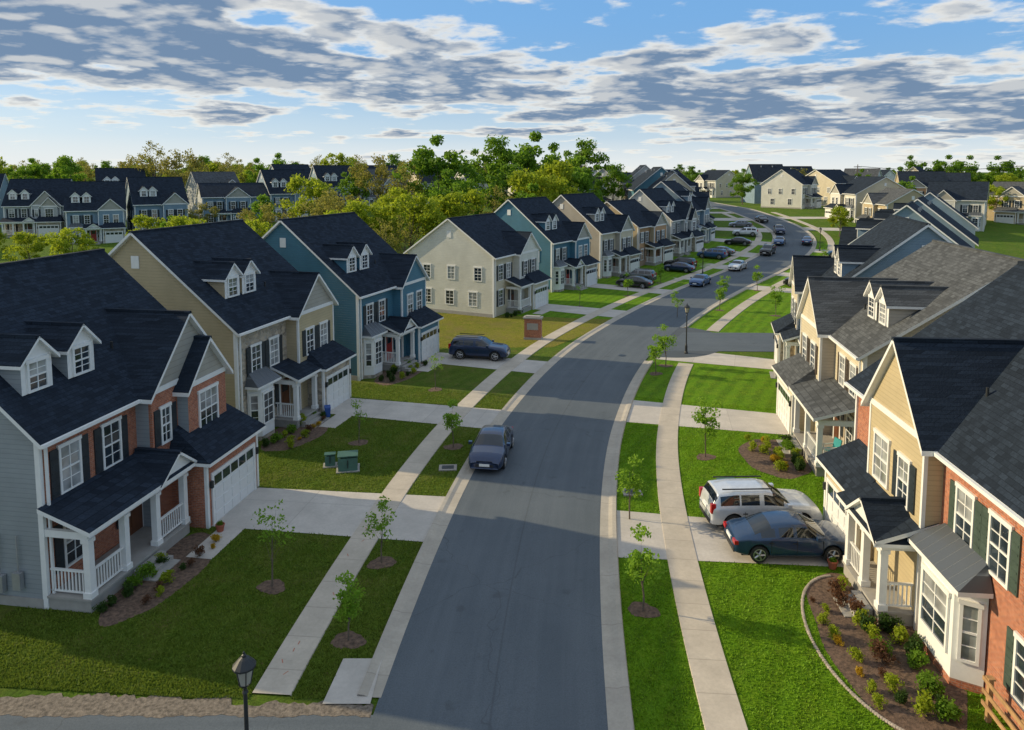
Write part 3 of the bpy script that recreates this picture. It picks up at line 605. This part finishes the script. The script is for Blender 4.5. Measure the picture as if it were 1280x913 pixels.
def shrub_mesh(name,seed,r,hh,n,ls,mat):
    rng=np.random.default_rng(seed); mb=MB(); C=[];Q=[]
    for i in range(9):
        a=rng.random()*6.28;q=rng.random()*.55*r; C.append(np.array([q*math.cos(a),q*math.sin(a),hh*(.25+.5*rng.random())])); Q.append(r*.5)
        mb.tube((0,0,-.05),C[-1],.012,.006,4,BARK,False)
    mb.quads(leafquads(rng,np.array(C),np.array(Q),n,ls),mat); return mb.mesh(name)
shr=[shrub_mesh('shrub_g',41,.4,.6,560,.045,F_grn),shrub_mesh('shrub_y',42,.4,.6,520,.045,F_yel),shrub_mesh('shrub_d',43,.38,.55,560,.045,F_dk),shrub_mesh('shrub_gold',44,.3,.4,400,.04,F_gold),shrub_mesh('shrub_r',45,.4,.6,360,.04,F_red)]
rs=random.Random(8)
def shrubs(L2W,x0,x1,y0,y1,n,kinds=(0,1,2,3,4),s0=.7,s1=1.2):
    for i in range(n):
        X,Y=L2W(x0+(x1-x0)*(i+.5)/n+rs.uniform(-.25,.25),rs.uniform(y0,y1)); k=rs.choice(kinds)
        ob('flowering_shrub' if k==3 else 'shrub',shr[k],(X,Y,h(Y)),rs.uniform(0,6.28),scale=rs.uniform(s0,s1))
def bed(L2W,x0,x1,y0,y1,seed):
    X,Y=L2W((x0+x1)/2,(y0+y1)/2); A=L2W(x0,0);B=L2W(x1,0); rot=math.atan2(B[1]-A[1],B[0]-A[0])
    blob('mulch_bed',X,Y,abs(x1-x0)/2,abs(y1-y0)/2,.014,MULCH,rot,seed,60,.06)
LA=houses['A'][1]; bed(LA,-.3,5.6,-3.9,-1.3,1); shrubs(LA,0,3.6,-2.4,-2.0,8,(0,2,0,1)); shrubs(LA,.3,5.2,-3.4,-2.9,9,(1,3,2,4),.5,.9)
LB=houses['B'][1]; bed(LB,-.2,5.9,-3.4,-.4,2); shrubs(LB,.2,5.4,-1.7,-1.2,8,(0,2,1)); shrubs(LB,.3,5.5,-2.9,-2.2,9,(1,3,2,4),.5,1)
LC=houses['C'][1]; bed(LC,-.2,5.9,-3.4,-.4,3); shrubs(LC,.2,5.4,-1.7,-1.2,7,(0,2,1)); shrubs(LC,.3,5.5,-2.9,-2.2,7,(1,3,2),.6,1)
LD=houses['D'][1]; shrubs(LD,.2,4.4,-1.6,-1.0,6,(0,2))
LR=houses['R1'][1]; bed(LR,2.6,10.2,-4.0,-.2,4); shrubs(LR,3.0,7.4,-1.6,-1.2,8,(0,1,2,0)); shrubs(LR,3.2,9.6,-2.6,-2.0,13,(0,4,1,2),.6,1.4); shrubs(LR,3.4,9.0,-3.5,-3.0,9,(1,4,0,3),.4,.8)
LR2=houses['R2'][1]; bed(LR2,-.5,5.0,-5.2,-1.6,5); shrubs(LR2,0,4.6,-2.7,-2.4,7,(0,1,2)); shrubs(LR2,.1,4.8,-4.6,-3.2,14,(3,1,1,3),.6,1.1)
mbk=MB()
for i in range(110):
    a=math.pi*(.03+.94*i/109); u=6.4-3.95*math.cos(a); v=-2.1-2.05*math.sin(a); X,Y=LR(u,v); r=.05+.02*rs.random(); mbk.lathe(X,Y,[(r,0),(r*1.05,.04),(r*.7,.06),(0,.065)],6,EDGE)
ob('stone_edging',mbk.mesh('stone_edging'))

# ------------------------------------------------------------------ grass blades on the near lawns
def inpoly(X,Y,poly):
    ins=np.zeros(len(X),bool); n=len(poly)
    for i in range(n):
        x0,y0=poly[i];x1,y1=poly[(i+1)%n]
        if y0==y1: continue
        c=((y0>Y)!=(y1>Y))&(X<(x1-x0)*(Y-y0)/(y1-y0)+x0); ins^=c
    return ins
rng=np.random.default_rng(77)
def blades(side,n,y0,y1,mat,bh):
    yy=y0+(y1-y0)*rng.random(n)**1.5; of=side*(3.93+rng.random(n)*13)
    cx=np.interp(yy,YS,XC); sl=np.gradient(XC,YS); s_=np.interp(yy,YS,sl); k=1/np.sqrt(1+s_*s_)
    X=cx+of*k; Y=yy-of*s_*k; keep=~((np.abs(of)>5.78)&(np.abs(of)<6.99))
    for p in NOGRASS:
        py_=[q[1] for q in p]
        if max(py_)<Y.min() or min(py_)>Y.max(): continue
        keep&=~inpoly(X,Y,p)
    X=X[keep];Y=Y[keep]; m=len(X)
    a=rng.random(m)*6.283; w=.018+.02*rng.random(m); hh=bh*(.5+.8*rng.random(m)); dx=np.cos(a)*w;dy=np.sin(a)*w; lx=rng.normal(size=m)*.03; ly=rng.normal(size=m)*.03
    z=np.zeros(m)
    return np.stack([np.stack([X-dx,Y-dy,z],1),np.stack([X+dx,Y+dy,z],1),np.stack([X+lx,Y+ly,hh],1)],1)
B_left=foliage('grass_blades_dull',(.095,.155,.015),(.19,.245,.03),.35,True); B_right=foliage('grass_blades_lush',(.11,.24,.008),(.22,.38,.018),.35,True)
gm=MB(); gm.quads(blades(-1,120000,18.6,46,B_left,.07),B_left,3); gm.quads(blades(1,110000,14,48,B_right,.065),B_right,3)
ob('grass',gm.mesh('grass'))

# ------------------------------------------------------------------ cars
def carpaint(name,c,metal=.3):
    m,nt,b=newmat(name); co=ND(nt,'ShaderNodeTexCoord').outputs['Object']; n=NOISE(nt,co,6,3)
    nt.links.new(MIX(nt,RNG(nt,n,.3,.7),mul(c,.9),mul(c,1.05)),b.inputs['Base Color']); b.inputs['Roughness'].default_value=.28; b.inputs['Metallic'].default_value=metal
    b.inputs['Coat Weight'].default_value=.8; b.inputs['Coat Roughness'].default_value=.04; return m
CP={'navy':carpaint('paint_navy',(.012,.03,.085)),'slate':carpaint('paint_slate',(.012,.04,.1)),'silver':carpaint('paint_silver',(.62,.64,.66),.3),'black':carpaint('paint_black',(.012,.013,.015)),'blue':carpaint('paint_blue',(.03,.09,.22)),'white':carpaint('paint_white',(.7,.7,.7),0),'grey':carpaint('paint_grey',(.15,.16,.17),.5)}
CGL=glass('car_glass',(.012,.016,.02),.03); TYRE=plain('tyre_rubber',(.02,.02,.02),.8,.2); RIM=plain('alloy_rim',(.45,.45,.46),.3,.05,metal=.8)
HL=plain('headlamp_lens',(.6,.62,.65),.1,.1); TLR=plain('tail_lamp_lens',(.4,.01,.01),.2,.1); PLB=plain('black_plastic',(.02,.02,.022),.6,.1)
def car_parts(kind,paint):
    if kind=='sedan':
        L=4.65;xr,xf=.92,3.72;st=[(0,.70,.66,.68,.6),(.06,.80,.84,.9,.68),(.45,.88,.92,1.03,.7),(.62,.9,.93,1.06,.7),(1.4,.92,.94,1.38,.60),(2.0,.92,.94,1.46,.6),(2.55,.92,.93,1.45,.6),(2.85,.92,.93,1.38,.61),(3.5,.91,.93,1.03,.72),(4.15,.89,.86,.95,.70),(4.5,.84,.74,.84,.64),(4.65,.72,.56,.62,.56)]
        g0,g1=1.0,3.15; ws=[(.75,1.4),(2.83,3.45)]; pil=[1.55,2.26]; wr=.33
    else:
        L=4.75;xr,xf=.95,3.82;st=[(0,.78,.72,.74,.7),(.05,.88,1.0,1.08,.76),(.12,.91,1.04,1.3,.74),(.34,.93,1.06,1.62,.70),(1.0,.93,1.06,1.7,.70),(2.3,.93,1.05,1.7,.70),(2.7,.93,1.05,1.62,.70),(3.38,.92,1.05,1.17,.77),(4.2,.91,1.0,1.1,.76),(4.6,.88,.86,1.0,.7),(4.75,.78,.62,.7,.62)]
        g0,g1=.4,3.1; ws=[(.12,.33),(2.68,3.33)]; pil=[1.2,2.15]; wr=.38
    A=np.array(st); ar=wr+.06
    X=set(A[:,0].tolist())
    for c in (xr,xf):
        for d in (-ar-.02,-ar*.97,-ar*.8,-ar*.45,0,ar*.45,ar*.8,ar*.97,ar+.02): X.add(round(c+d,3))
    for p in pil: X|={p,p+.09}
    X|={g0,g1}
    for w in ws: X|=set(w)
    X=sorted(x for x in X if 0<=x<=L); f=lambda c,x:float(np.interp(x,A[:,0],A[:,c]))
    rings=[]
    for x in X:
        w,b,t,tw=f(1,x),f(2,x),f(3,x),f(4,x); zb=.24 if kind=='sedan' else .3
        for c in (xr,xf):
            if abs(x-c)<ar: zb=max(zb,wr+math.sqrt(ar*ar-(x-c)**2))
        if x<.3: zb=max(zb,.34-.3*x)
        if x>L-.3: zb=max(zb,.22+.25*(x-L+.3))
        zm=max(.55 if b>.75 else b-.15,zb+.05); zm=min(zm,b-.03)
        rings.append([(0,zb),(w*.8,zb),(w*.985,zb+.01),(w*1.0,zm),(w*.975,b-.03),(w*.95,b),(tw+.04,t-.07 if t-b>.15 else (b+t)/2),(tw-.08,t-.012),(0,t+.02)])
    mb=MB()
    me_v=[]
    for x,r in zip(X,rings):
        full=r+[(-a,b) for a,b in r[-2:0:-1]]
        me_v.append([(x-L/2,a,b) for a,b in full])
    K=len(me_v[0]); V=[p for r in me_v for p in r]; F=[];MI=[]
    mb.mats=[paint,CGL,PLB]
    for i in range(len(X)-1):
        xm=(X[i]+X[i+1])/2
        for k in range(K):
            k2=(k+1)%K; F.append((i*K+k,(i+1)*K+k,(i+1)*K+k2,i*K+k2))
            kk=min(k,K-1-k); m=0
            if kk==5 and g0<xm<g1 and not any(p<xm<p+.09 for p in pil): m=1
            if kk in (6,7) and any(a<xm<b for a,b in ws): m=1
            if kk==0: m=2
            if kind!='sedan' and kk==1: m=2
            MI.append(m)
    F.append(tuple(range(K-1,-1,-1)));MI.append(0);F.append(tuple((len(X)-1)*K+k for k in range(K)));MI.append(0)
    mb.v=V;mb.f=F;mb.m=MI; body=mb.mesh('car_body')
    for p in body.polygons: p.use_smooth=True
    d=MB()
    d.box(-L/2+.3,L/2-.3,-.7,.7,.2,.55,PLB)
    W=f(1,2)
    for c in (xr,xf):
        for s in (-1,1):
            cx=c-L/2; y0=s*(W-.24);y1=s*(W-.02)
            d.tube((cx,y0,wr),(cx,y1,wr),wr,wr,24,TYRE); d.tube((cx,y1,wr),(cx,y1+s*.006,wr),wr*.68,wr*.66,24,PLB)
            for q in range(5):
                a=q*2*math.pi/5; u=Vector((math.cos(a),0,math.sin(a))); o=Vector((cx,y1+s*.012,wr)); d.tube(o,o+u*wr*.64,.05,.035,5,RIM)
            d.tube((cx,y1,wr),(cx,y1+s*.02,wr),wr*.18,wr*.16,12,RIM)
            for q in range(20):
                a=q*math.pi/10;b=(q+1)*math.pi/10
                pt=lambda r,t,yy:(cx+r*math.cos(t),yy,wr+r*math.sin(t)); d.poly([pt(wr*.62,a,y1+s*.014),pt(wr*.62,b,y1+s*.014),pt(wr*.72,b,y1+s*.01),pt(wr*.72,a,y1+s*.01)],RIM)
    zf=f(2,L-.12); zr_=f(2,.06)
    for s in (-1,1):
        d.prism([(L/2-.42,s*.80,zf-.02),(L/2-.1,s*.72,zf-.06),(L/2-.06,s*.46,zf-.06),(L/2-.4,s*.7,zf-.02)],[(L/2-.55,s*.84,zf+.1),(L/2-.22,s*.76,zf+.05),(L/2-.16,s*.46,zf+.06),(L/2-.5,s*.7,zf+.1)],HL)
        if kind=='sedan': d.box(-L/2-.01,-L/2+.14,s*.5,s*.8,zr_-.17,zr_-.02,TLR)
        else: d.box(-L/2+.0,-L/2+.2,s*.7,s*.87,.82,1.22,TLR)
        d.box(L/2-1.6,L/2-1.43,s*.9,s*1.08,.96 if kind=='sedan' else 1.08,1.1 if kind=='sedan' else 1.24,paint)
        d.box(-.15,.05,s*(W*.975),s*(W*.975+.03),.78,.81,PLB); d.box(-1.05,-.85,s*(W*.965),s*(W*.975+.03),.8,.83,PLB)
        for xx in (-.95,.02,1.02): d.box(xx-.007,xx+.007,s*(W*.97),s*(W*1.004),.42,.9,PLB)
        if kind!='sedan': d.tube((-1.85,s*.62,1.75),(.25,s*.62,1.75),.03,.03,6,PLB)
    d.box(L/2-.1,L/2+.005,-.45,.45,.38,.52,PLB); d.box(L/2-.16,L/2-.02,-.4,.4,.56,.68 if kind=='sedan' else .8,PLB)
    d.box(L/2-.02,L/2+.02,-.26,.26,.42,.55,WHITE)
    d.box(-L/2-.03,-L/2+.05,-.26,.26,.62 if kind=='sedan' else .8,.75 if kind=='sedan' else .93,WHITE)
    d.box(-L/2-.02,-L/2+.15,-.7,.7,.34,.5,PLB)
    return body,d.mesh('car_trim')
CC={}
def car(name,x,y,ang,kind,col):
    k=(kind,col)
    if k not in CC: CC[k]=car_parts(kind,CP[col])
    e=bpy.data.objects.new(name,None); COL.objects.link(e); e.location=(x,y,h(y)+.045); e.rotation_euler=(0,0,rad(ang))
    b=ob('body',CC[k][0],parent=e); md=b.modifiers.new('s','SUBSURF'); md.levels=1; md.render_levels=2 if y<60 else 1
    ob('wheels_and_trim',CC[k][1],parent=e)
car('parked_car',-1.05,36.7,-98,'sedan','navy')
car('parked_suv',10.6,29.6,2,'suv','silver')
car('parked_car',10.9,27.2,-1,'sedan','slate')
car('parked_suv',-2.6,57.0,-12,'suv','navy')
def rc(yc,o,da,kind,col,name='parked_car'):
    X,Y=pos(yc,o); s=cen(yc)[1]; car(name,X,Y,90-math.degrees(math.atan(s))+da,kind,col)
for yc,o,da,k,c in ((88,-9,92,'sedan','black'),(92,-10.5,95,'suv','grey'),(93,-2.2,180,'sedan','blue'),(101.5,-9,92,'sedan','navy'),(104,-10,90,'suv','black'),(107,-2.3,180,'sedan','silver'),(113.5,-9,92,'suv','blue'),(117,-9,90,'sedan','grey'),(121,-2.3,180,'suv','black'),(127,-9,90,'sedan','black'),(131,-2.3,180,'sedan','blue'),(138,-9,90,'suv','silver'),(143,-2.4,180,'suv','navy'),(150,-9,90,'sedan','grey'),(133,2.3,0,'sedan','blue'),(158,-2.4,180,'sedan','black'),(98,9.5,92,'suv','black'),(110,9,90,'sedan','white'),(124,9,90,'suv','blue')):
    rc(yc,o,da,k,c,'parked_suv' if k=='suv' else 'parked_car')

# ------------------------------------------------------------------ street furniture
LG=plain('lantern_glass',(.35,.33,.28),.15,.15)
def lamp(x,y):
    m=MB(); m.lathe(0,0,[(.16,-.1),(.16,.12),(.11,.2),(.1,.7),(.075,.78),(.055,.85),(.045,3.2),(.07,3.24),(.045,3.3),(.04,3.36),(.1,3.42),(.14,3.46)],16,BLACKP)
    m.lathe(0,0,[(.13,3.46),(.21,3.86)],6,LG)
    for i in range(6):
        a=math.pi/3*i; m.tube((.13*math.cos(a),.13*math.sin(a),3.45),(.215*math.cos(a),.215*math.sin(a),3.88),.014,.014,5,BLACKP)
    m.lathe(0,0,[(.0,3.85),(.26,3.86),(.26,3.9),(.12,4.06),(.05,4.1),(.05,4.14),(.02,4.16),(.025,4.2),(0,4.24)],12,BLACKP)
    ob('street_lamp',m.mesh('street_lamp'),(x,y,h(y)))
lamp(-6.05,15.3); lamp(14.4,58.4)
X,Y=pos(128,4.8); lamp(X,Y); X,Y=pos(100,-4.7); lamp(X,Y)
def ubox(x,y,a,sx=.95,sy=.8,sz=.75):
    m=MB(); m.box(-sx/2-.1,sx/2+.1,-sy/2-.1,sy/2+.1,-.1,.06,DECK); m.prism([(-sx/2,-sy/2,.06),(sx/2,-sy/2,.06),(sx/2,sy/2,.06),(-sx/2,sy/2,.06)],[(-sx/2,-sy/2+.08,sz*.9),(sx/2,-sy/2+.08,sz*.9),(sx/2,sy/2,sz),(-sx/2,sy/2,sz)],UTIL)
    m.box(-sx/2-.03,sx/2+.03,-sy/2+.05,sy/2+.03,sz,sz+.05,UTIL); m.box(-.02,.02,-sy/2-.01,-sy/2+.05,.2,.6,BLACKP); ob('utility_box',m.mesh('utility_box'),(x,y,h(y)),a)
ubox(-8.3,35.2,.2); ubox(-9.3,35.6,.2,.5,.4,.6); ubox(10.0,32.1,.1,.8,.7,.7); ubox(10.95,32.2,.1,.35,.35,.6)
def wbin(x,y,a,mat,sc_):
    m=MB(); m.prism([(-.22,-.25,.05),(.22,-.25,.05),(.22,.22,.05),(-.22,.22,.05)],[(-.28,-.33,.95),(.28,-.33,.95),(.28,.3,.95),(-.28,.3,.95)],mat)
    m.prism([(-.3,-.36,.95),(.3,-.36,.95),(.3,.36,.95),(-.3,.36,.95)],[(-.27,-.32,1.0),(.27,-.32,1.0),(.27,.3,1.07),(-.27,.3,1.07)],mat)
    for s in (-.24,.24): m.tube((s-.03,.26,.1),(s+.03,.26,.1),.1,.1,12,TYRE)
    m.tube((-.24,.4,.95),(.24,.4,.95),.02,.02,6,mat); ob('wheelie_bin',m.mesh('wheelie_bin'),(x,y,h(y)),a,scale=sc_)
X,Y=LB(5.6,-2.3); wbin(X,Y,.3,BLUEP,.65)
m=MB(); m.box(-.75,.75,-.35,.35,-.2,1.9,BR1); m.box(-.85,.85,-.45,.45,1.9,2.03,DECK); m.box(-.8,.8,-.4,.4,-.2,.2,DECK); m.box(-.5,.5,-.37,-.352,.9,1.5,DECK)
m.box(-.65,.65,-.28,.28,2.03,2.12,DECK)
ob('brick_monument',m.mesh('brick_monument'),(1.9,63.6,0),-.2)
m=MB()
for i in range(4):
    m.box(-.06,.06,i*1.6-.06,i*1.6+.06,-.2,1.25,WOODF); m.box(-.09,.09,i*1.6-.09,i*1.6+.09,1.25,1.3,WOODF)
for z in (.4,.75,1.1): m.box(-.1,-.062,-.2,5.0,z,z+.12,WOODF)
ob('wooden_fence',m.mesh('wooden_fence'),(12.6,13.6,0),rad(-5))
m=MB()
for i,(yy,s) in enumerate(((.8,.3),(1.5,.35),(2.1,.22))): m.box(-.22,-.045,yy,yy+s,.7-.15*i,1.3-.15*i,METAL); m.tube((-.1,yy+s/2,1.2),(-.1,yy+s/2,2.6),.03,.03,6,METAL)
ob('utility_meters',m.mesh('meters'),parent=houses['A'][0])
def pot(x,y,z=0,s=1,k=0):
    e=bpy.data.objects.new('potted_plant',None); COL.objects.link(e); e.location=(x,y,h(y)+z); e.scale=(s,s,s)
    m=MB(); m.lathe(0,0,[(0,0),(.16,0),(.22,.34),(.24,.34),(.24,.4),(.2,.4),(.19,.33),(0,.33)],16,TERRA); ob('pot',m.mesh('pot'),parent=e); ob('plant',shr[k],(0,0,.3),parent=e,scale=.55)
for a,b,k in ((10.9,-2.0,0),(7.3,-2.0,3)): X,Y=LR(a,b); pot(X,Y,0,.8,k)
X,Y=LA(5.9,-2.9); pot(X,Y,0,.8,0)
m=MB(); TEAL=plain('teal_fabric',(.02,.25,.27),.7,.1)
for a in (-.25,.25):
    for b in (-.25,.25): m.tube((a,b,0),(a,b,.42),.02,.02,6,WHITE)
m.box(-.28,.28,-.28,.28,.42,.48,TEAL); m.prism([(-.28,.24,.48),(.28,.24,.48),(.28,.3,.48),(-.28,.3,.48)],[(-.28,.34,1.0),(.28,.34,1.0),(.28,.4,1.0),(-.28,.4,1.0)],TEAL)
for s in (-.3,.3): m.box(s-.03,s+.03,-.28,.3,.64,.68,WHITE); m.box(s-.02,s+.02,-.28,-.24,.42,.64,WHITE)
X,Y=LR2(1.2,-1.0); ob('porch_chair',m.mesh('chair'),(X,Y,.5),rad(-80))
m=MB(); m.lathe(0,0,[(0,.004),(.28,.004),(.3,0)],20,BLACKP)
mh=m.mesh('manhole')
for yc,o in ((58,1.2),(76,-.6)): X,Y=pos(yc,o); ob('manhole_cover',mh,(X,Y,.062))
for yc,s in ((33.2,1),(34.5,-1)):
    X,Y=pos(yc,s*4.6); m2=MB(); m2.box(-.45,.45,-.35,.35,0,.06,C_drive); m2.box(-.3,.3,-.2,.2,.06,.075,BLACKP); ob('storm_drain',m2.mesh('drain'),(X,Y,.005),.05)
RP=plain('red_marking_paint',(.42,.16,.1),.8,.3,20)
m=MB()
for i in range(22):
    yy=19.6+i*.5+rs.uniform(-.1,.1); ox=-6.4+rs.uniform(-.25,.25); X,Y=pos(yy,ox); X2,Y2=pos(yy+.16,ox+rs.uniform(-.12,.12)); d=.018
    if rs.random()<.5: m.poly([(X-d,Y,.05),(X+d,Y,.05),(X2+d,Y2,.05),(X2-d,Y2,.05)],RP)
ob('utility_paint_marks',m.mesh('marks'))
m=MB(); pp=[(98,205),(135,190),(172,178),(210,165)]
for x,y in pp: m.tube((x,y,h(y)-.5),(x,y,h(y)+11.5),.16,.1,8,BARK); m.box(x-1.1,x+1.1,y-.06,y+.06,h(y)+10.7,h(y)+10.85,BARK)
for (x0,y0),(x1,y1) in zip(pp[:-1],pp[1:]):
    for dx in (-1,0,1):
        P0=None
        for i in range(13):
            t=i/12; q=(x0+(x1-x0)*t+dx,y0+(y1-y0)*t,h(y0)*(1-t)+h(y1)*t+11-1.1*4*t*(1-t))
            if P0: m.tube(P0,q,.035,.035,4,BLACKP,False)
            P0=q
ob('power_line',m.mesh('power_line'))

# ------------------------------------------------------------------ light, sky, camera
AZ=rad(-74); EL=rad(22.5)
sv=Vector((math.sin(AZ)*math.cos(EL),math.cos(AZ)*math.cos(EL),math.sin(EL)))
sl=bpy.data.lights.new('sun','SUN'); sl.energy=5.0; sl.angle=rad(.5); sl.color=(1,.83,.53)
so=bpy.data.objects.new('sun',sl); COL.objects.link(so); so.rotation_euler=sv.to_track_quat('Z','Y').to_euler(); so.location=(-60,20,60)
w=bpy.data.worlds.new('World'); sc.world=w; w.use_nodes=True; nt=w.node_tree
bg_=nt.nodes['Background']
sky=ND(nt,'ShaderNodeTexSky',sky_type='NISHITA'); sky.sun_disc=False; sky.sun_elevation=EL; sky.sun_rotation=AZ; sky.air_density=1.0; sky.dust_density=.6; sky.ozone_density=2.0
tc=ND(nt,'ShaderNodeTexCoord').outputs['Generated']; s=ND(nt,'ShaderNodeSeparateXYZ',{0:tc})
el=MA(nt,'MAXIMUM',s.outputs[2],0.0)
z=MA(nt,'ADD',el,.10)
px=MA(nt,'DIVIDE',s.outputs[0],z); py=MA(nt,'DIVIDE',s.outputs[1],z)
def cn(dx,dy,sc_,det=9,ro=.58,seed=3.1):
    v=ND(nt,'ShaderNodeCombineXYZ',{0:MA(nt,'ADD',px,dx),1:MA(nt,'ADD',py,dy),2:seed}).outputs[0]
    return NOISE(nt,v,sc_,det,ro,.1)
nb=cn(0,0,.5,2,.5,7.7)
n1=cn(0,0,1.6,8,.57); n2=cn(-.09,.08,1.6,4,.57)
az=MA(nt,'ARCTAN2',s.outputs[0],s.outputs[1])
bc=MA(nt,'SUBTRACT',.108,MA(nt,'MULTIPLY',az,.06))
q=MA(nt,'DIVIDE',MA(nt,'SUBTRACT',el,bc),.052); band=MA(nt,'POWER',2.718,MA(nt,'MULTIPLY',MA(nt,'MULTIPLY',q,q),-1.0))
left=MA(nt,'MULTIPLY',RNG(nt,az,-.65,.1,1,0),RNG(nt,el,.08,.18))
bias=MA(nt,'ADD',MA(nt,'MULTIPLY',band,.21),MA(nt,'MULTIPLY',left,.15))
d=MA(nt,'ADD',MA(nt,'ADD',MA(nt,'MULTIPLY',n1,.8),MA(nt,'MULTIPLY',nb,.3)),bias)
mask=RNG(nt,d,.60,.68,0,1,True); core=RNG(nt,d,.635,.735,0,1,True)
lit=RNG(nt,MA(nt,'SUBTRACT',n1,n2),-.005,.09)
cc=MIX(nt,core,(7.9,7.7,7.1,1),(1.35,2.05,3.15,1)); cc=MIX(nt,MA(nt,'MULTIPLY',lit,.55),cc,(7.6,7.3,6.6,1))
skyc=MIX(nt,RNG(nt,el,0,.2,.35,.75),sky.outputs[0],(1.5,3.7,7.0,1)); skyc=MIX(nt,RNG(nt,el,.0,.12,.85,0),skyc,(5.9,6.9,7.7,1))
fin=MIX(nt,MA(nt,'MULTIPLY',mask,.93),skyc,cc); fin=MIX(nt,RNG(nt,el,0,.045,.75,0),fin,(7.3,7.3,6.9,1))
fin=MIX(nt,RNG(nt,el,.3,.55,0,.75,True),fin,(4.7,5.3,6.1,1))  # overhead sky out of view, paled and brightened to add fill light
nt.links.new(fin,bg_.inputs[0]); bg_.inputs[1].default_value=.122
cam=bpy.data.cameras.new('camera'); co=bpy.data.objects.new('camera',cam); COL.objects.link(co)
cam.sensor_width=36; cam.lens=25.3; cam.shift_y=-.1238; cam.clip_end=6000; cam.clip_start=.3
co.location=(0,0,15); co.rotation_euler=(rad(90-5.3),0,0); sc.camera=co
sc.view_settings.view_transform='Standard'; sc.view_settings.look='None'; sc.view_settings.exposure=0
